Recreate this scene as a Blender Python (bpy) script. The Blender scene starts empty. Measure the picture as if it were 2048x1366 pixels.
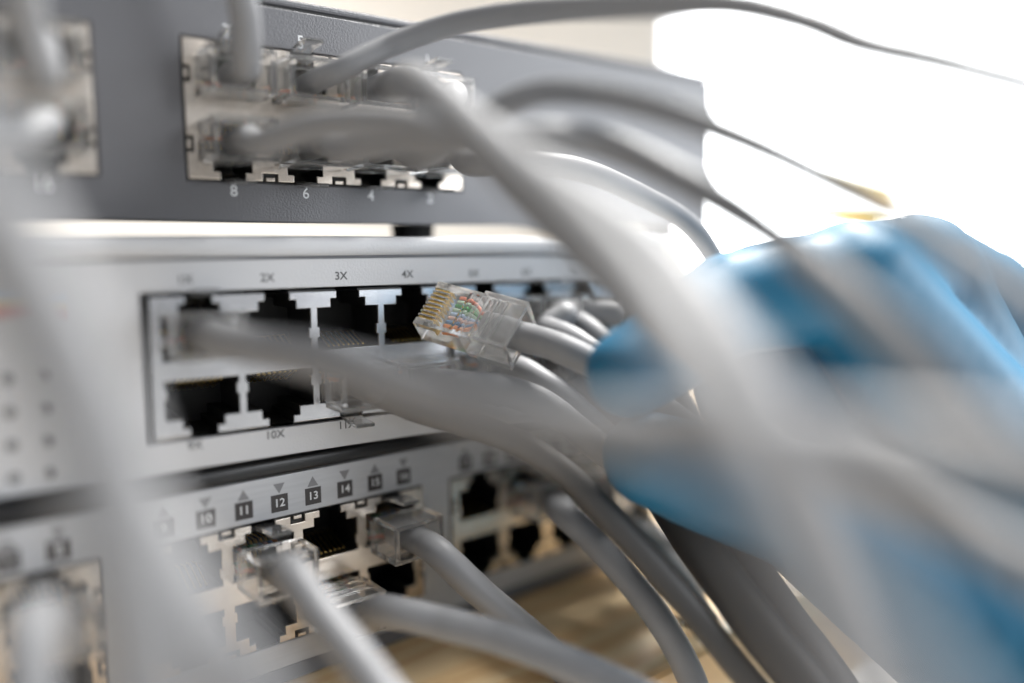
import bpy, bmesh, math, random
from mathutils import Vector, Matrix
random.seed(4)
S = 0.001                                  # every length below is in millimetres
scene = bpy.context.scene
COL = scene.collection
# ------------------------------------------------------------------ camera
CAM = Vector((0, -146.607, 0))
YAW, PITCH, ROLL, FPX = 0.6887, 0.1119, -0.0084, 1594.94
fwd = Vector((math.sin(YAW)*math.cos(PITCH), math.cos(YAW)*math.cos(PITCH), -math.sin(PITCH)))
r0 = Vector((math.cos(YAW), -math.sin(YAW), 0)); u0 = r0.cross(fwd)
right = r0*math.cos(ROLL) + u0*math.sin(ROLL); up = -r0*math.sin(ROLL) + u0*math.cos(ROLL)
cd = bpy.data.cameras.new('camera'); cam = bpy.data.objects.new('camera', cd); COL.objects.link(cam)
cam.matrix_world = Matrix(((right.x, up.x, -fwd.x, CAM.x*S), (right.y, up.y, -fwd.y, CAM.y*S), (right.z, up.z, -fwd.z, CAM.z*S), (0, 0, 0, 1)))
cd.sensor_width = 36; cd.lens = FPX/2048*36; cd.clip_start = 0.005; cd.clip_end = 50
cd.dof.use_dof = True; cd.dof.focus_distance = 0.157; cd.dof.aperture_fstop = 2.15; cd.dof.aperture_blades = 0
scene.camera = cam
def PX(px, py, z):                          # a point z mm deep along the view, in world millimetres
    return CAM + z*(fwd + right*((px-1024)/FPX) - up*((py-683)/FPX))
# ------------------------------------------------------------------ room light
world = bpy.data.worlds.new('World'); scene.world = world; world.use_nodes = True
wb = world.node_tree.nodes['Background']; wb.inputs[0].default_value = (0.93, 0.96, 1.0, 1); wb.inputs[1].default_value = 0.32
def area(name, loc, target, size, sizey, power, color):
    l = bpy.data.lights.new(name, 'AREA'); l.shape = 'RECTANGLE'; l.size = size; l.size_y = sizey; l.energy = power; l.color = color
    o = bpy.data.objects.new(name, l); COL.objects.link(o); o.location = loc
    o.rotation_euler = (Vector(target)-Vector(loc)).to_track_quat('-Z', 'Y').to_euler()
    return o
area('ceiling_light', (0.72, 0.06, 1.00), (0.08, 0, 0), 0.5, 0.4, 38, (1.0, 0.98, 0.95))
area('side_fill_light', (1.30, -1.20, 0.34), (0.08, 0, -0.02), 1.5, 1.1, 21, (0.93, 0.96, 1.0))  # added fill lamp out of frame, brightens the panels and metal port frames
scene.view_settings.view_transform = 'Standard'; scene.view_settings.look = 'None'
scene.view_settings.exposure = 0.5; scene.view_settings.gamma = 1.0
try:
    scene.cycles.max_bounces = 16; scene.cycles.transmission_bounces = 14; scene.cycles.glossy_bounces = 6
    scene.cycles.sample_clamp_indirect = 6; scene.cycles.use_denoising = True
except Exception: pass
# ------------------------------------------------------------------ materials
def mat(name, col, rough=0.5, metal=0.0, **kw):
    m = bpy.data.materials.new(name); m.use_nodes = True; nt = m.node_tree; b = nt.nodes['Principled BSDF']
    b.inputs['Base Color'].default_value = (*col, 1); b.inputs['Roughness'].default_value = rough; b.inputs['Metallic'].default_value = metal
    for k, v in kw.items(): b.inputs[k.replace('_', ' ')].default_value = v
    m['b'] = 1
    return m, nt, b
def add_bump(nt, b, scale, strength, dist, kind='noise', stretch=(1, 1, 1), detail=2.0):
    tc = nt.nodes.new('ShaderNodeTexCoord'); mp = nt.nodes.new('ShaderNodeMapping'); mp.inputs['Scale'].default_value = stretch
    t = nt.nodes.new('ShaderNodeTexNoise'); t.inputs['Scale'].default_value = scale; t.inputs['Detail'].default_value = detail
    bp = nt.nodes.new('ShaderNodeBump'); bp.inputs['Strength'].default_value = strength; bp.inputs['Distance'].default_value = dist
    nt.links.new(tc.outputs['Object'], mp.inputs[0]); nt.links.new(mp.outputs[0], t.inputs['Vector'])
    nt.links.new(t.outputs['Fac'], bp.inputs['Height']); nt.links.new(bp.outputs[0], b.inputs['Normal'])
    return t, mp
def add_mottle(nt, b, c1, c2, scale, stretch=(1, 1, 1), lo=0.3, hi=0.7):
    tc = nt.nodes.new('ShaderNodeTexCoord'); mp = nt.nodes.new('ShaderNodeMapping'); mp.inputs['Scale'].default_value = stretch
    t = nt.nodes.new('ShaderNodeTexNoise'); t.inputs['Scale'].default_value = scale; t.inputs['Detail'].default_value = 5
    r = nt.nodes.new('ShaderNodeValToRGB'); r.color_ramp.elements[0].position = lo; r.color_ramp.elements[1].position = hi
    r.color_ramp.elements[0].color = (*c1, 1); r.color_ramp.elements[1].color = (*c2, 1)
    nt.links.new(tc.outputs['Object'], mp.inputs[0]); nt.links.new(mp.outputs[0], t.inputs['Vector'])
    nt.links.new(t.outputs['Fac'], r.inputs[0]); nt.links.new(r.outputs[0], b.inputs['Base Color'])
M = {}
m, nt, b = mat('dark_powder_coat', (0.12, 0.12, 0.13), 0.38, Specular_IOR_Level=0.9); add_bump(nt, b, 2600, 0.5, 0.00014, detail=1.5); M['dark'] = m
m, nt, b = mat('light_grey_paint', (0.60, 0.605, 0.62), 0.40); add_bump(nt, b, 2200, 0.5, 0.00014, detail=1.5); M['grey'] = m
m, nt, b = mat('silver_faceplate', (0.6, 0.61, 0.63), 0.38, 0.15); add_mottle(nt, b, (0.50, 0.51, 0.53), (0.56, 0.57, 0.59), 1500, (0.08, 1, 1)); M['silver'] = m
m, nt, b = mat('black_gloss', (0.012, 0.012, 0.013), 0.32); add_bump(nt, b, 1800, 0.3, 0.0001); M['black'] = m
m, nt, b = mat('chassis_grey', (0.17, 0.175, 0.19), 0.5); add_bump(nt, b, 1500, 0.3, 0.0001); M['chassis'] = m
m, nt, b = mat('tinned_shield', (0.70, 0.66, 0.62), 0.27, 0.95); add_mottle(nt, b, (0.72, 0.64, 0.56), (0.82, 0.75, 0.67), 320, (1, 1, 1)); M['tin'] = m
m, nt, b = mat('bright_shield', (0.78, 0.79, 0.82), 0.24, 0.95); add_mottle(nt, b, (0.72, 0.73, 0.76), (0.83, 0.84, 0.87), 400); M['nickel'] = m
m, nt, b = mat('port_plastic', (0.008, 0.008, 0.008), 0.45); M['socket'] = m
m, nt, b = mat('gold_contact', (0.98, 0.70, 0.24), 0.28, 1.0); M['gold'] = m
m, nt, b = mat('clear_polycarbonate', (0.99, 0.985, 0.975), 0.03, 0.0, IOR=1.5, Transmission_Weight=0.91); add_bump(nt, b, 260, 0.25, 0.0002, detail=1); M['clear'] = m
m, nt, b = mat('cable_grey', (0.235, 0.237, 0.245), 0.48, Specular_IOR_Level=0.4); add_bump(nt, b, 120, 0.35, 0.0006, detail=1); M['cable'] = m
m, nt, b = mat('cable_shaded', (0.07, 0.067, 0.065), 0.5); M['cable_shaded'] = m  # grey jacket with the hand's shade put into its colour
m, nt, b = mat('cable_black', (0.012, 0.012, 0.013), 0.5); M['cable_black'] = m
m, nt, b = mat('print_white', (0.80, 0.81, 0.82), 0.6); M['white'] = m
m, nt, b = mat('print_grey', (0.10, 0.10, 0.105), 0.6); M['ink'] = m
m, nt, b = mat('plate_grey', (0.052, 0.046, 0.046), 0.5); M['plate'] = m
m, nt, b = mat('arrow_grey', (0.24, 0.24, 0.25), 0.5); M['arrow'] = m
m, nt, b = mat('rubber', (0.015, 0.015, 0.015), 0.7); M['rubber'] = m
m, nt, b = mat('nitrile_blue', (0.010, 0.14, 0.26), 0.5); add_bump(nt, b, 60, 0.35, 0.0016, stretch=(1, 1, 1), detail=2); M['glove'] = m
m, nt, b = mat('skin', (0.60, 0.38, 0.28), 0.5, 0.0, Subsurface_Weight=0.1); M['skin'] = m
m, nt, b = mat('wall_paint', (0.84, 0.80, 0.74), 0.9); add_bump(nt, b, 60, 0.2, 0.001); M['wall'] = m
m, nt, b = mat('pale_floor', (0.82, 0.79, 0.74), 0.6); add_mottle(nt, b, (0.78, 0.75, 0.70), (0.85, 0.83, 0.79), 6); M['floor'] = m
m, nt, b = mat('frame_white', (0.85, 0.85, 0.85), 0.4); M['frame'] = m
m, nt, b = mat('yellow_plastic', (0.72, 0.60, 0.22), 0.4); M['yellow'] = m
for n, c in (('salmon', (0.80, 0.22, 0.12)), ('green', (0.04, 0.34, 0.07)), ('palegreen', (0.55, 0.75, 0.58)), ('skyblue', (0.45, 0.60, 0.82)),
             ('brown', (0.30, 0.12, 0.07)), ('blue', (0.06, 0.20, 0.42)), ('orange', (0.80, 0.24, 0.03)), ('rose', (0.80, 0.52, 0.46)), ('red', (0.62, 0.22, 0.20)), ('amber', (0.75, 0.62, 0.35))):
    M[n] = mat('ink_' + n, c, 0.45)[0]
# daylight outside the window
m = bpy.data.materials.new('daylight'); m.use_nodes = True; nt = m.node_tree; nt.nodes.clear()
e = nt.nodes.new('ShaderNodeEmission'); e.inputs[0].default_value = (0.96, 0.98, 1, 1); e.inputs[1].default_value = 9
nt.links.new(e.outputs[0], nt.nodes.new('ShaderNodeOutputMaterial').inputs[0]); M['daylight'] = m
# wood: stretched grain with rings, knots and fine pores
m, nt, b = mat('oak_board', (0.6, 0.4, 0.2), 0.42)
tc = nt.nodes.new('ShaderNodeTexCoord'); mp = nt.nodes.new('ShaderNodeMapping'); mp.inputs['Scale'].default_value = (0.16, 1, 1)
n1 = nt.nodes.new('ShaderNodeTexNoise'); n1.inputs['Scale'].default_value = 55; n1.inputs['Detail'].default_value = 8; n1.inputs['Distortion'].default_value = 0.7
w = nt.nodes.new('ShaderNodeTexWave'); w.bands_direction = 'Y'; w.inputs['Scale'].default_value = 34; w.inputs['Distortion'].default_value = 9; w.inputs['Detail'].default_value = 4; w.inputs['Detail Scale'].default_value = 1.5
mx = nt.nodes.new('ShaderNodeMix'); mx.inputs[0].default_value = 0.45
r = nt.nodes.new('ShaderNodeValToRGB'); cr = r.color_ramp
cr.elements[0].position = 0.22; cr.elements[0].color = (0.80, 0.52, 0.25, 1); cr.elements[1].position = 0.66; cr.elements[1].color = (0.93, 0.70, 0.41, 1)
k = cr.elements.new(0.45); k.color = (0.88, 0.62, 0.33, 1)
nt.links.new(tc.outputs['Object'], mp.inputs[0]); nt.links.new(mp.outputs[0], n1.inputs['Vector']); nt.links.new(mp.outputs[0], w.inputs['Vector'])
nt.links.new(n1.outputs['Fac'], mx.inputs[2]); nt.links.new(w.outputs['Fac'], mx.inputs[3]); nt.links.new(mx.outputs[0], r.inputs[0]); nt.links.new(r.outputs[0], b.inputs['Base Color'])
bp = nt.nodes.new('ShaderNodeBump'); bp.inputs['Strength'].default_value = 0.25; bp.inputs['Distance'].default_value = 0.0003
nt.links.new(n1.outputs['Fac'], bp.inputs['Height']); nt.links.new(bp.outputs[0], b.inputs['Normal']); M['oak'] = m

# ------------------------------------------------------------------ mesh helpers
def tag(o, label=None, cat=None, group=None, kind=None):
    if label: o['label'] = label
    if cat: o['category'] = cat
    if group: o['group'] = group
    if kind: o['kind'] = kind
    return o
def empty(name, loc_mm, rotz=0.0):
    o = bpy.data.objects.new(name, None); COL.objects.link(o); o.location = Vector(loc_mm)*S; o.rotation_euler = (0, 0, rotz); o.empty_display_size = 0.01
    return o
def link(name, me, material=None, parent=None, loc=(0, 0, 0)):
    o = bpy.data.objects.new(name, me); COL.objects.link(o); o.location = Vector(loc)*S
    if material is not None and not me.materials: me.materials.append(material)
    if parent is not None: o.parent = parent
    return o
def to_mesh(bm, name, smooth=False):
    bmesh.ops.recalc_face_normals(bm, faces=bm.faces)
    me = bpy.data.meshes.new(name); bm.to_mesh(me); bm.free()
    if smooth:
        for p in me.polygons: p.use_smooth = True
    return me
def bm_box(bm, x0, x1, y0, y1, z0, z1, bev=0.0, seg=2):
    vs = [bm.verts.new((x*S, y*S, z*S)) for x in (x0, x1) for y in (y0, y1) for z in (z0, z1)]
    fs = [bm.faces.new([vs[i] for i in f]) for f in ((0, 1, 3, 2), (4, 6, 7, 5), (0, 4, 5, 1), (2, 3, 7, 6), (0, 2, 6, 4), (1, 5, 7, 3))]
    if bev:
        es = list({e for f in fs for e in f.edges})
        bmesh.ops.bevel(bm, geom=es, offset=bev*S, segments=seg, affect='EDGES', profile=0.5)
def box_mesh(name, *a, **k):
    bm = bmesh.new(); bm_box(bm, *a, **k); return to_mesh(bm, name)
def voxel(xs, ys, zs, solid, name, bev=0.0, keep=None):
    """rectilinear solid: cells whose centre is solid, only outer faces kept, sharp edges rounded"""
    bm = bmesh.new(); V = {}
    def v(i, j, k):
        if (i, j, k) not in V: V[(i, j, k)] = bm.verts.new((xs[i]*S, ys[j]*S, zs[k]*S))
        return V[(i, j, k)]
    nx, ny, nz = len(xs)-1, len(ys)-1, len(zs)-1
    g = [[[solid((xs[i]+xs[i+1])/2, (ys[j]+ys[j+1])/2, (zs[k]+zs[k+1])/2) for k in range(nz)] for j in range(ny)] for i in range(nx)]
    def s(i, j, k): return 0 <= i < nx and 0 <= j < ny and 0 <= k < nz and g[i][j][k]
    for i in range(nx):
        for j in range(ny):
            for k in range(nz):
                if not g[i][j][k]: continue
                if not s(i-1, j, k): bm.faces.new((v(i, j, k), v(i, j, k+1), v(i, j+1, k+1), v(i, j+1, k)))
                if not s(i+1, j, k): bm.faces.new((v(i+1, j, k), v(i+1, j+1, k), v(i+1, j+1, k+1), v(i+1, j, k+1)))
                if not s(i, j-1, k): bm.faces.new((v(i, j, k), v(i+1, j, k), v(i+1, j, k+1), v(i, j, k+1)))
                if not s(i, j+1, k): bm.faces.new((v(i, j+1, k), v(i, j+1, k+1), v(i+1, j+1, k+1), v(i+1, j+1, k)))
                if not s(i, j, k-1): bm.faces.new((v(i, j, k), v(i, j+1, k), v(i+1, j+1, k), v(i+1, j, k)))
                if not s(i, j, k+1): bm.faces.new((v(i, j, k+1), v(i+1, j, k+1), v(i+1, j+1, k+1), v(i, j+1, k+1)))
    bm.normal_update()
    if bev:
        es = [e for e in bm.edges if len(e.link_faces) == 2 and e.calc_face_angle(0) > 0.5 and (keep is None or keep((e.verts[0].co+e.verts[1].co)/2/S))]
        bmesh.ops.bevel(bm, geom=es, offset=bev*S, segments=2, affect='EDGES', profile=0.5, clamp_overlap=True)
    me = bpy.data.meshes.new(name); bm.to_mesh(me); bm.free()
    return me
def breaks(vals, eps=0.02):
    out = []
    for x in sorted(vals):
        if not out or x-out[-1] > eps: out.append(x)
    return out
def catmull(pts, n=10):
    P = [2*pts[0]-pts[1]] + list(pts) + [2*pts[-1]-pts[-2]]; out = []
    for i in range(1, len(P)-2):
        p0, p1, p2, p3 = P[i-1], P[i], P[i+1], P[i+2]
        t1 = max((p1-p0).length, 1e-6)**0.5; t2 = t1+max((p2-p1).length, 1e-6)**0.5; t3 = t2+max((p3-p2).length, 1e-6)**0.5
        for k in range(n):
            t = t1+(t2-t1)*k/n
            a1 = p0*((t1-t)/t1)+p1*(t/t1); a2 = p1*((t2-t)/(t2-t1))+p2*((t-t1)/(t2-t1)); a3 = p2*((t3-t)/(t3-t2))+p3*((t-t2)/(t3-t2))
            b1 = a1*((t2-t)/t2)+a2*(t/t2); b2 = a2*((t3-t)/(t3-t1))+a3*((t-t1)/(t3-t1))
            out.append(b1*((t2-t)/(t2-t1))+b2*((t-t1)/(t2-t1)))
    out.append(P[-2]); return out
def tube(pts, r, name, n=20, sub=12, wob=0.0):
    c = catmull([Vector(p) for p in pts], sub) if sub else [Vector(p) for p in pts]
    bm = bmesh.new(); rings = []; t = (c[1]-c[0]).normalized(); a = t.orthogonal().normalized(); ph = random.random()*9
    for i, p in enumerate(c):
        t2 = (c[min(i+1, len(c)-1)]-c[max(i-1, 0)]).normalized()
        a = (a-t2*a.dot(t2)).normalized(); bb = t2.cross(a); rr = r*(1+wob*(math.sin(i*0.37+ph)+0.6*math.sin(i*0.91+2*ph)))
        rings.append([bm.verts.new((p+(a*math.cos(q)+bb*math.sin(q))*rr)*S) for q in [2*math.pi*k/n for k in range(n)]])
    for i in range(len(rings)-1):
        for k in range(n): bm.faces.new((rings[i][k], rings[i][(k+1) % n], rings[i+1][(k+1) % n], rings[i+1][k]))
    bm.faces.new(rings[0][::-1]); bm.faces.new(rings[-1])
    return to_mesh(bm, name, True)
TXT = {}
def text_mesh(s, size):
    if (s, size) in TXT: return TXT[(s, size)]
    cu = bpy.data.curves.new('t', 'FONT'); cu.body = s; cu.size = size*S; cu.align_x = 'CENTER'; cu.align_y = 'CENTER'; cu.extrude = 0.012*S; cu.offset = 0.00003; cu.resolution_u = 4
    o = bpy.data.objects.new('t', cu); COL.objects.link(o)
    me = bpy.data.meshes.new_from_object(o.evaluated_get(bpy.context.evaluated_depsgraph_get()))
    bpy.data.objects.remove(o); me.transform(Matrix.Rotation(math.pi/2, 4, 'X'))
    TXT[(s, size)] = me; return me
def text(name, s, size, x, z, y, material, parent):
    me = text_mesh(s, size)
    if not me.materials: me.materials.append(material)
    return link(name, me, None, parent, (x, y, z))

# ------------------------------------------------------------------ setting
TABLE_Z = -85.0
fl = bpy.data.meshes.new('floor'); fl.from_pydata([(-6, -6, -0.83), (8, -6, -0.83), (8, 8, -0.83), (-6, 8, -0.83)], [], [(0, 1, 2, 3)])
tag(link('floor', fl, M['floor']), kind='structure')
bm = bmesh.new()
WX0, WX1, WZ0, WZ1, WY = 2070, 5600, -260, 1500, 1550
bm_box(bm, -4000, WX0, WY, WY+120, -829, 2300); bm_box(bm, WX1, 7600, WY, WY+120, -829, 2300)
bm_box(bm, WX0, WX1, WY, WY+120, -829, WZ0); bm_box(bm, WX0, WX1, WY, WY+120, WZ1, 2300)
tag(link('wall', to_mesh(bm, 'wall'), M['wall']), kind='structure')
win = empty('window', (WX0, WY, WZ0))
bm = bmesh.new(); W_, H_ = WX1-WX0, WZ1-WZ0
bm_box(bm, 0, 60, 20, 80, 0, H_); bm_box(bm, W_-60, W_, 20, 80, 0, H_); bm_box(bm, 60, W_-60, 20, 80, 0, 60); bm_box(bm, 60, W_-60, 20, 80, H_-60, H_)
link('frame', to_mesh(bm, 'frame'), M['frame'], win)
link('pane', box_mesh('pane', 60, W_-60, 48, 52, 60, H_-60), M['daylight'], win)
tag(win, 'wide overexposed window glowing white behind the right side of the switches', 'window')
table = empty('wooden_table', (260, 200, -830))
tw = box_mesh('table_top', -900, 900, -247, 500, 715, 745, bev=1.5)
link('table_top', tw, M['oak'], table)
for sx in (-850, 850):
    for sy in (-205, 455):
        bm = bmesh.new(); bm_box(bm, sx-25, sx+25, sy-25, sy+25, 1, 715); link('leg', to_mesh(bm, 'leg'), M['oak'], table)
tag(table, 'warm oak table with visible grain under the stacked network switches', 'table')

# ------------------------------------------------------------------ ports
GAP = 2.3; HOUT = 12.4
WIDE = False
def port_rects(cx, top, ext=0.0):
    s = 1 if top else -1; GAP = 1.1 if (WIDE and top) else 2.3; FW = 12.7 if WIDE else 12.0
    def R(w, a, b_): z0, z1 = sorted((s*a, s*b_)); return (cx-w/2-ext, cx+w/2+ext, z0-ext, z1+ext)
    return [R(FW, GAP, 9.3), R(7.2, 9.3, 11.0), R(4.7, 11.0, HOUT+1)]
def block_mesh(ncol, x0, pitch, notches, name):
    W = ncol*pitch+2; cuts = []; adds = []
    for c in range(ncol):
        cx = 1+pitch*(c+0.5)
        for top in (True, False):
            cuts += port_rects(cx, top); s = 1 if top else -1
            for q in (-1, 1):                                           # little springs in the side walls
                xa = cx+q*(6.35 if WIDE else 6.0); za = s*4.6; adds.append((min(xa, xa-q*0.4), max(xa, xa-q*0.4), za-1.0, za+1.0))
    if notches:
        for c in range(ncol-1):
            cx = 1+pitch*(c+1)
            for s in (1, -1): z0, z1 = sorted((s*10.9, s*(HOUT+1))); cuts.append((cx-1.5, cx+1.5, z0, z1))
            for s in (1, -1): z0, z1 = sorted((s*11.7, s*HOUT)); adds.append((cx-0.85, cx+0.85, z0, z1))
        for q in (0, W):
            for s in (1, -1): cuts.append((q-1.2 if q else -1, q+1 if q else 1.2, s*6.2-1.5, s*6.2+1.5)); adds.append((q-0.7 if q else 0, q if q else 0.7, s*6.2-0.8, s*6.2+0.8))
    allr = cuts+adds
    xs = breaks([0, W]+[min(max(r[i], 0), W) for r in allr for i in (0, 1)]); zs = breaks([-HOUT, HOUT]+[min(max(r[i], -HOUT), HOUT) for r in allr for i in (2, 3)])
    def inside(r, x, z): return r[0] < x < r[1] and r[2] < z < r[3]
    def solid(x, y, z): return any(inside(r, x, z) for r in adds) or not any(inside(r, x, z) for r in cuts)
    return voxel(xs, [-0.25, 0.55], zs, solid, name, bev=0.11, keep=lambda c: c.y < 0.1)
def socket_mesh(top, wide):
    s = 1 if top else -1; e = 0.05; GAP = 1.1 if (wide and top) else 2.3; h = 6.35 if wide else 6.0
    prof = [(-h+e, GAP+e), (-h+e, 9.3-e), (-3.6+e, 9.3-e), (-3.6+e, 11-e), (-2.35+e, 11-e), (-2.35+e, HOUT-e), (2.35-e, HOUT-e), (2.35-e, 11-e), (3.6-e, 11-e), (3.6-e, 9.3-e), (h-e, 9.3-e), (h-e, GAP+e)]
    bm = bmesh.new(); f = [bm.verts.new((x*S, 0.3*S, s*z*S)) for x, z in prof]; g = [bm.verts.new((x*S, 13*S, s*z*S)) for x, z in prof]; n = len(prof)
    for i in range(n): bm.faces.new((f[i], f[(i+1) % n], g[(i+1) % n], g[i]))
    bm.faces.new(g); me = bpy.data.meshes.new('socket'); bm.to_mesh(me); bm.free(); me.materials.append(M['socket'])
    bm = bmesh.new()
    for k in range(8):                                                  # spring contacts rising into the port
        x = (k-3.5)*1.02
        for a, b_ in (((1.4, GAP+0.35), (7.5, GAP+2.6)), ((7.5, GAP+2.6), (9.5, GAP+2.2))):
            vs = [bm.verts.new(((x+dx)*S, y*S, s*(z+dz)*S)) for y, z in (a, b_) for dx in (-0.16, 0.16) for dz in (0, 0.22)]
            for q in ((0, 1, 3, 2), (4, 6, 7, 5), (0, 4, 5, 1), (2, 3, 7, 6), (0, 2, 6, 4), (1, 5, 7, 3)): bm.faces.new([vs[i] for i in q])
    pm = to_mesh(bm, 'contact_pins'); pm.materials.append(M['gold'])
    return me, pm
SOCK = {(t, w_): socket_mesh(t, w_) for t in (True, False) for w_ in (True, False)}
BLK = {}
def port_block(root, x0, zc, ncol, pitch, notches, material):
    global WIDE
    WIDE = not notches; key = (ncol, pitch, notches, material.name)
    if key not in BLK: BLK[key] = block_mesh(ncol, 0, pitch, notches, 'port_block'); BLK[key].materials.append(material)
    blk = link('port_block', BLK[key], None, root, (x0, 0, zc))
    back = box_mesh('backing', 0.05, ncol*pitch+1.95, 0.65, 0.8, -HOUT+0.05, HOUT-0.05)
    # dark rim seen through the notches, open where the sockets are
    W = ncol*pitch+2; rects = [r for c in range(ncol) for t in (True, False) for r in port_rects(1+pitch*(c+0.5), t, -0.01)]
    xs = breaks([-0.35, W+0.35]+[r[i] for r in rects for i in (0, 1)]); zs = breaks([-HOUT-0.35, HOUT+0.35]+[min(max(r[i], -HOUT), HOUT) for r in rects for i in (2, 3)])
    me = voxel(xs, [0.6, 1.0], zs, lambda x, y, z: not any(r[0] < x < r[1] and r[2] < z < r[3] for r in rects), 'housing')
    link('housing', me, M['socket'], blk)
    for c in range(ncol):
        for t in (True, False):
            link('socket', SOCK[(t, WIDE)][0], None, blk, (1+pitch*(c+0.5), 0, 0))
            link('contact_pins', SOCK[(t, WIDE)][1], None, blk, (1+pitch*(c+0.5), 0, 0))
    return blk
def panel(root, x0, x1, z0, z1, zc, holes, y0, y1, material, name='front_panel'):
    xs = breaks([x0, x1]+[h[i] for h in holes for i in (0, 1)]); zs = breaks([z0, z1]+[h[i] for h in holes for i in (2, 3)])
    me = voxel(xs, [y0, y1], zs, lambda x, y, z: not any(h[0] < x < h[1] and h[2] < z < h[3] for h in holes), name, bev=0.25, keep=lambda c: c.y < y0+0.1)
    return link(name, me, material, root, (0, 0, zc))
def shell(root, x0, x1, z0, z1, y0, y1, rise, material, top=None):
    bm = bmesh.new()
    def slab(za0, za1, zb0, zb1):
        vs = [bm.verts.new((x*S, y*S, z*S)) for x in (x0, x1) for y, zz in ((y0, (za0, za1)), (y1, (zb0, zb1))) for z in zz]
        for f in ((0, 1, 3, 2), (4, 6, 7, 5), (0, 4, 5, 1), (2, 3, 7, 6), (0, 2, 6, 4), (1, 5, 7, 3)): bm.faces.new([vs[i] for i in f])
    slab(z0, z0+1, z0+rise, z0+1+rise); slab(z1-1, z1, z1-1, z1)
    bm_box(bm, x0+0.01, x0+1, y0, y1-1, z0+1.02+rise, z1-1.02); bm_box(bm, x1-1, x1-0.01, y0, y1-1, z0+1.02+rise, z1-1.02)
    bm_box(bm, x0+0.02, x1-0.02, y1-1, y1-0.02, z0+rise+1.02, z1-1.02)
    return link('chassis', to_mesh(bm, 'chassis'), material, root)
def hole(x0, ncol, pitch=14.0, m_=0.35): return (x0-m_, x0+ncol*pitch+2+m_, -HOUT-m_, HOUT+m_)

# dark switch (top)
AO = Vector((48.5, 4.38, 26.23)); AYAW = -0.0757
A = empty('network_switch', AO+Vector((0, 0, -20.4)), AYAW); ZA = 20.4
hA = [hole(0, 4), hole(-72.9, 4)]
panel(A, -230, 140.5, -20.2, 20.2, ZA, hA, 0, 2, M['dark'])
bm = bmesh.new(); bm_box(bm, -230, 140.7, 0.6, 6, 20.9, 22.4, bev=0.5); link('lid_edge', to_mesh(bm, 'lid_edge'), M['dark'], A, (0, 0, ZA))
bm = bmesh.new(); bm_box(bm, -229, 139.5, 1.2, 5, 20.0, 20.95); link('seam', to_mesh(bm, 'seam'), M['socket'], A, (0, 0, ZA))
shell(A, -229, 139.9, 0.25, 42.2, 2.05, 118, 6.5, M['dark'])
for x0 in (0, -72.9): port_block(A, x0, ZA, 4, 14.0, True, M['tin'])
for x in (52, -110, 132):
    bm = bmesh.new(); bmesh.ops.create_cone(bm, cap_ends=True, segments=32, radius1=4.6*S, radius2=5*S, depth=3.6*S)
    link('rubber_foot', to_mesh(bm, 'rubber_foot'), M['rubber'], A, (x, 12, -1.3))
for i, n in enumerate('7531'): text('port_number', n, 2.9, 8+14*i, ZA+14.6, -0.03, M['white'], A)
for i, n in enumerate('8642'): text('port_number', n, 2.9, 8+14*i, ZA-14.5, -0.03, M['white'], A)
for i, n in enumerate(('15', '13', '11', '9')): text('port_number', n, 2.9, -64.9+14*i, ZA+14.6, -0.03, M['white'], A)
for i, n in enumerate(('16', '14', '12', '10')): text('port_number', n, 2.9, -64.9+14*i, ZA-14.5, -0.03, M['white'], A)
tag(A, 'dark charcoal network switch with white port numbers, topmost of the stack', 'network switch')

# light grey switch (middle)
BO = Vector((39.07, -2.28, -19.62)); BYAW = -0.0883
B = empty('network_switch', BO+Vector((0, 0, -18.6)), BYAW); ZB = 18.6; BP = 14.0
hB = [(-1.9, -0.4+58.8, -13.2, 13.2), hole(59.4, 4, BP, 0.8)]
panel(B, -230, 119.5, -18.5, 18.6, ZB, hB, 0, 2, M['grey'])
bm = bmesh.new(); bm_box(bm, -230, 119.5, -1.6, 6, 19.2, 22.9, bev=1.3, seg=4); link('lid_edge', to_mesh(bm, 'lid_edge', True), M['grey'], B, (0, 0, ZB))
bm = bmesh.new(); bm_box(bm, -230, 119.4, 0.3, 5, 18.55, 19.25); link('seam', to_mesh(bm, 'seam'), M['chassis'], B, (0, 0, ZB))
shell(B, -229, 119, 0.25, 41.3, 6.05, 130, 0, M['grey'])
for x0, n in ((-0.4, 4), (59.4, 4)): port_block(B, x0, ZB, n, BP, False, M['nickel'])
for i in range(4):
    text('port_number', '%dX' % (i+1), 2.15, 5.6+14.4*i, ZB+15.2, -0.03, M['ink'], B); text('port_number', '%dX' % (i+5), 2.15, 64.7+14*i, ZB+15.0, -0.03, M['ink'], B)
    text('port_number', '%dX' % (i+9), 2.15, 5.8+14.4*i, ZB-14.3, -0.03, M['ink'], B); text('port_number', '%dX' % (i+13), 2.15, 64.7+14*i, ZB-14.3, -0.03, M['ink'], B)
vm = bmesh.new(); bmesh.ops.create_cone(vm, cap_ends=True, segments=20, radius1=0.95*S, radius2=0.95*S, depth=0.2*S); vme = to_mesh(vm, 'vent_hole'); vme.transform(Matrix.Rotation(math.pi/2, 4, 'X')); vme.materials.append(M['arrow'])
for i in range(5):
    for j in range(4): link('vent_hole', vme, None, B, (-17.0-4.8*i, -0.02, ZB+0.3-5.3*j))
for j, (cn, w_) in enumerate((('red', 5), ('amber', 4), ('skyblue', 2.2))):
    link('sticker_band', box_mesh('sticker_band', -32, -12, -0.08, -0.01, 9.7+[0, 1.7, 2.9][j], 9.7+[1.7, 2.9, 3.9][j]), M[cn], B, (0, 0, ZB))
tag(B, 'light grey network switch with black 3X port lettering, middle of the stack', 'network switch')

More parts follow.
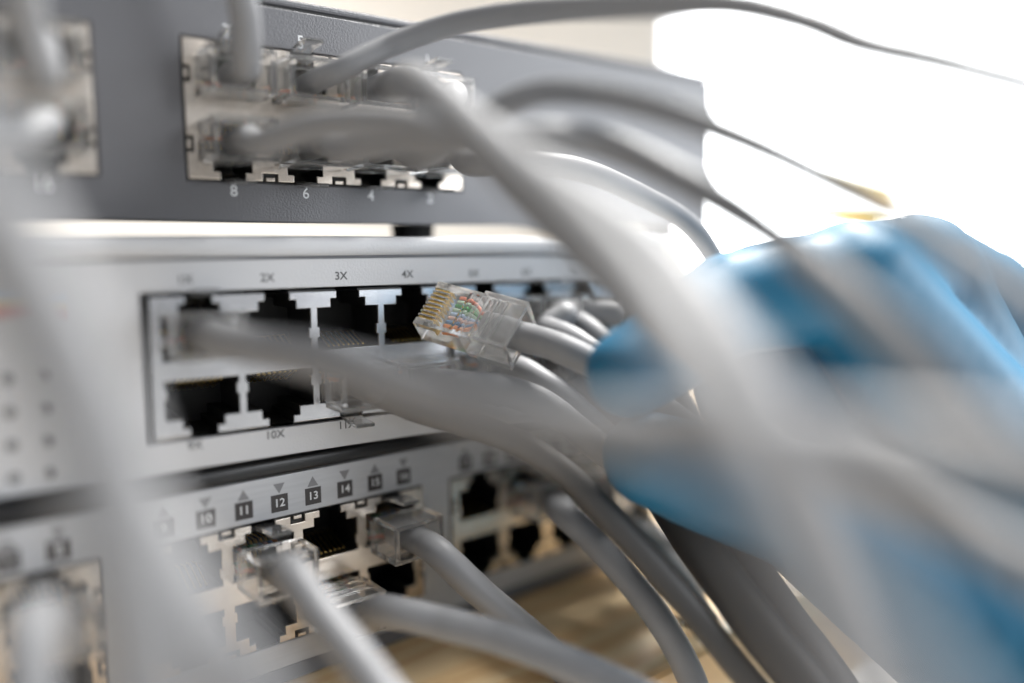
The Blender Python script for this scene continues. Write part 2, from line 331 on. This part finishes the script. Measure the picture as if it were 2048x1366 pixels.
# silver faced switch (bottom)
CO = Vector((92.85, -2.10, -63.52))
Cc = empty('network_switch', CO+Vector((0, 0, -21.4))); ZC = 21.4
hC = [hole(-58, 4), hole(7.9, 4), hole(-123, 4)]
panel(Cc, -285, 78, -17.8, 21.0, ZC, hC, 0, 1.4, M['silver'], 'face_plate')
bm = bmesh.new(); bm_box(bm, -285, 78, 0.4, 6, -21.3, -17.95, bev=0.3); link('lower_rail', to_mesh(bm, 'lower_rail'), M['chassis'], Cc, (0, 0, ZC))
bm = bmesh.new(); bm_box(bm, -285, 78.2, -0.8, 120, 21.15, 24.5, bev=1.0, seg=4); link('lid', to_mesh(bm, 'lid', True), M['black'], Cc, (0, 0, ZC))
shell(Cc, -284, 77, 0.3, 42.4, 6.05, 125, 0, M['chassis'])
for x0 in (-58, 7.9, -123): port_block(Cc, x0, ZC, 4, 14.0, True, M['tin'])
def arrow_mesh(upw):
    s = 1 if upw else -1; bm = bmesh.new(); pts = [(-1.15, -0.95*s), (1.15, -0.95*s), (0, 1.05*s)]
    f = [bm.verts.new((x*S, -0.02*S, z*S)) for x, z in pts]; g = [bm.verts.new((x*S, 0.01*S, z*S)) for x, z in pts]
    bm.faces.new(f); bm.faces.new(g[::-1])
    for i in range(3): bm.faces.new((f[i], g[i], g[(i+1) % 3], f[(i+1) % 3]))
    me = to_mesh(bm, 'arrow'); me.materials.append(M['arrow']); return me
ARR = {True: arrow_mesh(True), False: arrow_mesh(False)}
pm = box_mesh('number_plate', -1.7, 1.7, -0.02, 0.01, -1.7, 1.7); pm.materials.append(M['plate'])
nums = [(n, -4.5-7*(16-n)) for n in range(9, 17)] + [(n, 12.0+7*(n-17)) for n in range(17, 25)] + [(n, -70.5-7*(8-n)) for n in range(1, 9)]
for n, x in nums:
    p = link('number_plate', pm, None, Cc, (x, -0.02, ZC+15.6)); text('number', str(n), 2.25, 0, 0, -0.05, M['white'], p)
    link('arrow', ARR[n % 2 == 1], None, Cc, (x, -0.02, ZC+18.55))
tag(Cc, 'silver faced network switch with boxed numbers 10 to 16, on the table under the others', 'network switch')

# ------------------------------------------------------------------ plug
def plug_meshes():
    xs = [0, 0.5, 3.9, 4.6, 7.2, 8.3, 9.0, 9.9, 10.6, 11.6, 12.8, 13.6, 15.2, 16.0, 17.2, 18.0, 20.7, 21.5]
    ys = [-5.85, -5.5]+[v for k in range(8) for v in ((k-3.5)*1.02-0.30, (k-3.5)*1.02+0.30)]+[5.5, 5.85]
    ys = sorted(set([round(v, 3) for v in ys]+[-4.7, 4.7, -2.2, 2.2])); zs = [-4.1, -3.2, -3.1, -1.6, 0.6, 1.6, 2.35, 2.9, 3.15, 3.75]
    slots = [((k-3.5)*1.02-0.31, (k-3.5)*1.02+0.31) for k in range(8)]
    def solid(x, y, z):
        rear = x > 11.6
        if not rear and (abs(y) > 5.5 or z > 3.15 or z < -3.2): return False
        if rear and x < 13.6 and z < -3.2: return False
        if x < 3.9 and z > 0.6 and any(a < y < b for a, b in slots): return False
        if x < 0.5 and z > 2.9: return False
        if 10.6 < x and abs(y) < 4.7 and -3.1 < z < 2.9 and not (12.8 < x < 13.6 and z > 1.6): return False     # hollow for the cable
        if 8.3 < x < 9.0 and z > 2.35 and abs(y) < 4.7: return False
        if 9.9 < x < 10.6 and z > 2.35 and abs(y) < 4.7: return False
        if 15.2 < x < 16.0 and z > 3.15 and abs(y) < 4.7: return False
        if 17.2 < x < 18.0 and z > 3.15 and abs(y) < 4.7: return False
        return True
    body = voxel(xs, ys, zs, solid, 'plug_body', bev=0.13); body.materials.append(M['clear'])
    # latch: rooted at the front underside, springing away from the body
    prof = [(0.9, -3.2), (1.6, -4.2), (5, -4.9), (9.2, -6.0), (9.6, -6.0), (14.5, -6.9), (19.0, -7.1)]
    bm = bmesh.new(); rows = []
    for i, (x, z) in enumerate(prof):
        w = 3.1 if x < 9.3 else 1.9; t = 0.75
        rows.append([bm.verts.new((x*S, y*S, zz*S)) for y, zz in ((-w, z), (w, z), (w, z-t), (-w, z-t))])
    for a, b_ in zip(rows, rows[1:]):
        for k in range(4): bm.faces.new((a[k], a[(k+1) % 4], b_[(k+1) % 4], b_[k]))
    bm.faces.new(rows[0][::-1]); bm.faces.new(rows[-1]); bmesh.ops.recalc_face_normals(bm, faces=bm.faces)
    bmesh.ops.bevel(bm, geom=[e for e in bm.edges if e.calc_face_angle(0) > 0.6], offset=0.12*S, segments=2, affect='EDGES')
    latch = to_mesh(bm, 'latch'); latch.materials.append(M['clear'])
    bl = []
    for k in range(8):
        y = (k-3.5)*1.02; bm = bmesh.new(); bm_box(bm, 0.35, 4.3, y-0.19, y+0.19, 0.7, 2.95, bev=0.08, seg=1); bm_box(bm, 4.25, 4.9, y-0.15, y+0.15, -0.4, 2.7)
        me = to_mesh(bm, 'contact_blade'); me.materials.append(M['gold']); bl.append(me)
    wires = []
    cols = ['salmon', 'palegreen', 'green', 'palegreen', 'skyblue', 'rose', 'blue', 'orange']
    for k in range(8):
        y = (3.5-k)*1.02; yy = (3.5-k)*0.42
        me = tube([(6.2, y, 0.9), (7.5, y, 1.3), (9.0, y*0.97, 1.5), (10.8, y*0.8, 1.0), (12.6, yy, 0.3+0.6*math.cos(k)), (14.5, yy*0.8, 0.6*math.cos(k*1.7))], 0.44, 'wire', n=10, sub=5)
        me.materials.append(M[cols[k]]); wires.append(me)
    return body, latch, bl, wires
PB, PL, PBL, PW = plug_meshes()
def joined(meshes, name):
    bm = bmesh.new(); mats = []
    for me in meshes:
        n0 = len(bm.faces); bm.from_mesh(me); bm.faces.ensure_lookup_table()
        if me.materials[0] not in mats: mats.append(me.materials[0])
        for f in bm.faces[n0:]: f.material_index = mats.index(me.materials[0])
    o = bpy.data.meshes.new(name); bm.to_mesh(o); bm.free()
    for m_ in mats: o.materials.append(m_)
    return o
PBLJ, PWJ = joined(PBL, 'contact_blades'), joined(PW, 'wires')
def put(o, mw): o.matrix_world = mw
R_CABLE = 2.9
def cord(label, mw, pts, group, fine=False, r=R_CABLE, scale=1.0, jacket='cable'):
    """patch cable: plug at matrix mw (millimetre translation), cable running from it through pts"""
    loc = mw.translation
    root = empty('patch_cable', loc); tag(root, label, 'cable', group)
    local = Matrix.Translation(-loc) @ mw
    lm = local.copy(); lm.translation = lm.translation*S
    if scale != 1: lm = lm @ Matrix.Scale(scale, 4)
    pb = link('plug', PB, None, root); pb.matrix_local = lm
    link('latch', PL, None, pb)
    if fine:
        for me in PBL: link('contact_blade', me, None, pb)
        for me in PW: link('wire', me, None, pb)
    else:
        tag(link('contact_blades', PBLJ, None, pb), kind='stuff'); tag(link('wires', PWJ, None, pb), kind='stuff')
    a = [mw @ Vector((x*scale, 0, -0.1)) for x in (13.6, 17.5, 22.5)]
    me = tube([p-loc for p in a+pts], r, 'cable', wob=0.012, sub=14); link('cable', me, M[jacket], root)
    return root
def port_matrix(O, yaw, x, top, out=9.6):
    """plug pushed into a port: local +x points out of the face"""
    s = 1 if top else -1
    X = Vector((0, -1, 0)); Z = Vector((0, 0, -s)); Y = Z.cross(X)
    m_ = Matrix(((X.x, Y.x, Z.x, 0), (X.y, Y.y, Z.y, 0), (X.z, Y.z, Z.z, 0), (0, 0, 0, 1)))
    jit = Matrix.Rotation(random.uniform(-0.03, 0.03), 4, 'X')
    base = Matrix.Translation(O) @ Matrix.Rotation(yaw, 4, 'Z') @ Matrix.Translation(Vector((x, 21.5-out, s*5.85)))
    return base @ m_ @ jit
mA = lambda x, t, out=9.6: port_matrix(AO, AYAW, x, t, out)
mB = lambda x, t, out=9.6: port_matrix(BO, BYAW, x, t, out)
mC = lambda x, t, out=11.4: port_matrix(CO-Vector((0, 0, 0.7)), 0, x, t, out)
P = lambda *t: [PX(*q) for q in t]
GA, GB, GC = 'grey patch cables in the dark top switch', 'grey patch cables in the light grey middle switch', 'grey patch cables in the silver bottom switch'

# top switch
cord('grey cable in port 7, rising straight up out of the picture', mA(8, True), P((492, 130, 138), (492, 50, 134), (470, -60, 130), (430, -200, 128)), GA, r=2.5)
cord('grey cable in port 5 of the dark switch, sweeping up along its top edge', mA(22, True), P((680, 140, 145), (780, 92, 148), (900, 50, 148), (1040, 26, 142), (1330, 8, 120), (1480, 10, 112), (1620, 45, 107), (1720, 85, 104), (1870, 120, 98), (2100, 180, 92)), GA, r=2.1)
cord('grey cable in port 3, broad band falling in front of all others to lower right', mA(36, True), P((835, 168, 124), (900, 220, 112), (1000, 310, 98), (1150, 430, 82), (1290, 570, 68), (1410, 740, 58), (1530, 950, 51), (1650, 1180, 47), (1770, 1420, 44), (1900, 1650, 42)), GA, r=3.1)
cord('grey cable in port 1 of the dark switch, nearest its blank right half', mA(50, True), P((905, 215, 140), (960, 290, 128), (1060, 400, 118), (1200, 540, 108), (1340, 680, 102), (1500, 820, 100), (1680, 940, 92), (1900, 1050, 84), (2150, 1180, 76), (2400, 1330, 70)), GA, r=2.4)
cord('grey cable in port 8 of the dark switch, bent flat over its lower ports', mA(8, False), P((520, 288, 130), (640, 250, 122), (800, 246, 114), (950, 285, 104), (1120, 375, 96), (1300, 490, 88), (1430, 640, 80), (1530, 800, 75), (1620, 980, 70), (1720, 1200, 66), (1840, 1500, 62)), GA, r=2.3)
cord('grey cable in port 6, arching past the right end of the dark switch', mA(22, False), P((690, 300, 134), (790, 282, 126), (920, 282, 118), (1060, 272, 116), (1200, 285, 118), (1370, 362, 112), (1530, 460, 100), (1720, 610, 86), (1900, 790, 78), (2100, 1000, 72)), GA, r=2.3)
cord('grey cable in port 4, highest arch crossing the glare to the far right', mA(36, False), P((850, 315, 140), (910, 278, 134), (985, 222, 130), (1080, 184, 124), (1200, 190, 118), (1340, 225, 112), (1500, 285, 106), (1680, 372, 98), (1850, 465, 88), (2060, 600, 78), (2250, 760, 72)), GA, r=2.0)
cord('grey cable in port 2 of the dark switch, dropping beside the lettered lower ports', mA(50, False), P((950, 330, 150), (1040, 325, 150), (1160, 340, 155), (1290, 395, 165), (1380, 450, 172), (1440, 540, 178), (1480, 640, 180), (1560, 700, 200)), GA, r=2.3)
cord('grey cable at upper left corner, hanging from the left port group', mA(-22.9, True), P((88, 150, 110), (62, 60, 106), (40, -60, 102), (10, -200, 100)), GA, r=2.3)
cord('dim plug in the lower left corner port of the dark switch', mA(-22.9, False), P((30, 262, 112), (-60, 240, 104), (-180, 200, 98)), GA, r=2.3)

# middle switch
cord('grey cable in port 1X, long diagonal crossing in front of the lower ports', mB(7.6, True), P((520, 695, 116), (640, 718, 106), (800, 772, 97), (960, 818, 88), (1130, 850, 80), (1320, 870, 73), (1500, 880, 68), (1700, 885, 64), (1900, 910, 61), (2150, 950, 58)), GB, r=2.9)
cord('grey cable with shade in its colour, in port 11X of the middle switch, left one of the lower plugs', mB(35.6, False), P((750, 785, 152), (840, 822, 150), (950, 855, 148), (1050, 895, 148), (1140, 955, 148), (1240, 1060, 146), (1370, 1205, 144), (1480, 1340, 142), (1580, 1460, 138)), GB, r=2.5, jacket='cable_shaded')
cord('grey cable in port 12X of the middle switch, directly under the held plug', mB(49.6, False), P((940, 772, 150), (1010, 780, 150), (1090, 810, 152), (1180, 880, 156), (1270, 950, 172), (1350, 1000, 196), (1420, 1040, 215)), GB)
cord('pale grey cable just above the held one, right of the held plug', mB(81.5, True), P((1095, 655, 172), (1145, 680, 166), (1200, 720, 164), (1300, 800, 170), (1450, 900, 180)), GB)
cord('grey cable curving down behind the gloved fingertip, second in the upper row', mB(95.5, True), P((1140, 628, 182), (1190, 670, 176), (1240, 730, 176), (1330, 840, 180), (1400, 960, 180)), GB)
cord('grey cable farthest right in the upper row of the middle switch', mB(109.5, True), P((1240, 610, 195), (1300, 680, 190), (1360, 790, 190), (1440, 950, 190)), GB)
cord('grey cable below the held plug, first lower port of the second group', mB(67.5, False), P((1030, 738, 166), (1100, 775, 162), (1180, 845, 162), (1260, 920, 176), (1340, 960, 200)), GB)
cord('grey cable half hidden behind the lower gloved finger, second group', mB(81.5, False), P((1110, 740, 180), (1190, 800, 178), (1270, 880, 190), (1340, 920, 210)), GB)
cord('grey cable in the last lower port, deep behind the glove', mB(109.5, False), P((1240, 720, 200), (1310, 780, 200), (1380, 840, 210)), GB)

# bottom switch
cord('grey cable in port 15, rear of its clear plug squarely facing the viewer', mC(-8, True), P((880, 1108, 154), (950, 1175, 154), (1020, 1235, 156), (1085, 1290, 158), (1150, 1370, 158), (1200, 1480, 156)), GC, True)
cord('grey cable in port 14, running nearly level under the port 15 cable', mC(-22, False), P((770, 1222, 142), (880, 1245, 140), (1000, 1275, 138), (1100, 1312, 136), (1220, 1362, 134), (1400, 1450, 130)), GC, True)
cord('grey cable in port 11, blurred plug with orange and green wires', mC(-36, True), P((585, 1150, 124), (640, 1225, 120), (700, 1300, 117), (770, 1390, 114), (860, 1500, 110)), GC, True)
cord('pale cable with bright edge falling across the oak table from the right group', mC(29.9, True), P((1120, 1020, 168), (1180, 1075, 164), (1250, 1150, 162), (1320, 1240, 160), (1380, 1350, 160), (1420, 1470, 160)), GC)
cord('thin grey cable just right of the bright edged one over the table', mC(43.9, True), P((1210, 1020, 192), (1270, 1065, 190), (1340, 1130, 188), (1400, 1220, 186), (1450, 1340, 184), (1480, 1460, 184)), GC)
cord('grey cable in the top far right port of the silver switch', mC(57.9, True), P((1290, 1040, 208), (1370, 1120, 205), (1430, 1230, 200), (1480, 1350, 200)), GC)
cord('grey cable in the bottom far right port of the silver switch', mC(57.9, False), P((1290, 1100, 212), (1370, 1190, 205), (1430, 1320, 200)), GC)
cord('white blurred cable in the left port group, lowest left corner', mC(-72.9, True), P((70, 1240, 96), (60, 1320, 92), (60, 1420, 90), (60, 1500, 90)), GC)

# the plug held up in front of the middle switch
Lc = Vector((0.847, -0.249, 0)); 
ax = lambda a, b_, c: (right*a - up*b_ + fwd*c).normalized()
X = ax(0.875, 0.255, -0.42); Yv = ax(-0.45, 0.79, -0.42); Z = X.cross(Yv).normalized(); Yv = Z.cross(X)
# Z must face the camera (contacts up)
if Z.dot(fwd) > 0: Z = -Z; Yv = Z.cross(X)
org = PX(860, 620, 161.5)
hm = Matrix(((X.x, Yv.x, Z.x, org.x), (X.y, Yv.y, Z.y, org.y), (X.z, Yv.z, Z.z, org.z), (0, 0, 0, 1)))
cord('unplugged grey cable held by the blue glove, clear plug with gold contacts in focus', hm, P((1110, 692, 149), (1180, 724, 148), (1260, 775, 149), (1400, 880, 152), (1550, 1040, 155)), 'cable held by the gloved hand', True, scale=0.97)

# loose foreground cables, far too near to be sharp
def loose(label, pts, r=2.9, material='cable', group='blurred foreground cables', name='patch_cable'):
    q = [PX(*p) for p in pts]; root = empty(name, q[0]); tag(root, label, 'cable', group)
    link('cable', tube([p-q[0] for p in q], r, 'cable', wob=0.01), M[material], root)
loose('broad pale grey cable down the left, blurred, crossing all three switches', [(-260, 40, 52), (-120, 240, 58), (0, 430, 62), (105, 630, 63), (180, 820, 63), (235, 1020, 63), (275, 1220, 63), (300, 1450, 63), (310, 1650, 63)], 3.3)
loose('blurred grey cable splaying toward the bottom beside the broad left one', [(-300, 180, 60), (-110, 380, 64), (60, 620, 68), (190, 860, 70), (300, 1060, 70), (395, 1220, 70), (500, 1400, 70), (620, 1600, 70)], 2.9)
loose('black power cable running down behind the gloved thumb, left one of two', [(1290, 900, 190), (1330, 990, 165), (1410, 1110, 150), (1520, 1260, 142), (1640, 1420, 138), (1700, 1600, 138)], 4.2, 'cable_black', 'black power cables', 'power_cable')
loose('black power cable running down behind the gloved thumb, right one of two', [(1350, 880, 190), (1400, 980, 170), (1470, 1090, 156), (1560, 1230, 148), (1680, 1400, 142), (1760, 1600, 140)], 4.0, 'cable_black', 'black power cables', 'power_cable')

# ------------------------------------------------------------------ yellow cup far behind
cup = empty('yellow_cup', PX(1690, 425, 620))
bm = bmesh.new(); bmesh.ops.create_cone(bm, cap_ends=True, segments=40, radius1=34*S, radius2=40*S, depth=26*S); link('cup_body', to_mesh(bm, 'cup_body', True), M['yellow'], cup)
tag(cup, 'small yellow cup, far out of focus, above the gloved knuckles', 'cup')

# ------------------------------------------------------------------ gloved hand
def blob(chains, voxel_mm, name, smooth=10):
    bm = bmesh.new()
    for ch in chains:
        for (p, r), (q, s) in zip(ch, ch[1:]):
            n = max(2, int((q-p).length/(min(r, s)*0.35)))
            for i in range(n+1):
                t = i/n; c = p.lerp(q, t); rr = r+(s-r)*t
                bmesh.ops.create_icosphere(bm, subdivisions=2, radius=rr*S, matrix=Matrix.Translation(c*S))
    me = bpy.data.meshes.new(name); bm.to_mesh(me); bm.free()
    o = bpy.data.objects.new('tmp', me); COL.objects.link(o)
    rm = o.modifiers.new('r', 'REMESH'); rm.mode = 'VOXEL'; rm.voxel_size = voxel_mm*S; rm.use_smooth_shade = True
    sm = o.modifiers.new('s', 'SMOOTH'); sm.iterations = smooth; sm.factor = 0.5
    out = bpy.data.meshes.new_from_object(o.evaluated_get(bpy.context.evaluated_depsgraph_get())); bpy.data.objects.remove(o)
    for p in out.polygons: p.use_smooth = True
    out.name = name; return out
wrist = PX(2220, 1420, 160); elbow = PX(3200, 2300, 190)
mcp = [PX(1700, 570, 148), PX(1830, 545, 166), PX(1950, 600, 186), PX(2040, 700, 202)]
fing = [
    [(PX(1256, 745, 137), 7.8), (PX(1345, 690, 140), 8.8), (PX(1460, 605, 146), 9.8), (mcp[0], 11.5)],
    [(PX(1470, 800, 168), 8.0), (PX(1450, 690, 170), 8.8), (PX(1520, 570, 174), 9.6), (mcp[1], 11.5)],
    [(PX(1560, 860, 195), 8.0), (PX(1530, 740, 200), 8.6), (PX(1620, 580, 202), 9.4), (mcp[2], 11.0)],
    [(PX(1640, 930, 212), 7.2), (PX(1620, 830, 216), 7.8), (PX(1720, 680, 218), 8.6), (mcp[3], 10.4)],
]
thumb = [(PX(1300, 915, 148), 9.4), (PX(1420, 960, 149), 10.6), (PX(1600, 1010, 152), 13), (PX(1830, 1160, 156), 18), (wrist, 26)]
palm = [[(mcp[i], 12.5), (PX(1950+40*i, 900+45*i, 158+12*i), 17), (wrist, 27)] for i in range(4)] + [[(mcp[i], 12.0), (mcp[i+1], 12.0)] for i in range(3)] + [[(PX(1600, 730, 168), 13), (PX(1720, 850, 168), 15), (PX(1830, 1020, 162), 17)], [(PX(1560, 730, 184), 13), (PX(1700, 760, 186), 17), (PX(1950, 860, 186), 20)]] + [[(PX(1830, 1160, 156), 17), (PX(1950, 900, 162), 17)], [(wrist, 28), (PX(2450, 1700, 170), 30)]]
origin = elbow
ch = fing+[thumb]+palm
gm = blob([[(p-origin, r) for p, r in c] for c in ch], 1.3, 'glove')
bd = blob([[(p-origin, max(r-1.5, 3)) for p, r in c] for c in ch] + [[(PX(2420, 1660, 170)-origin, 27), (elbow-origin, 38)]], 1.7, 'body', 6)
person = empty('person', origin)
link('body', bd, M['skin'], person); link('glove', gm, M['glove'], person)
tag(person, 'hand in a blue nitrile glove pinching the loose network cable', 'person')
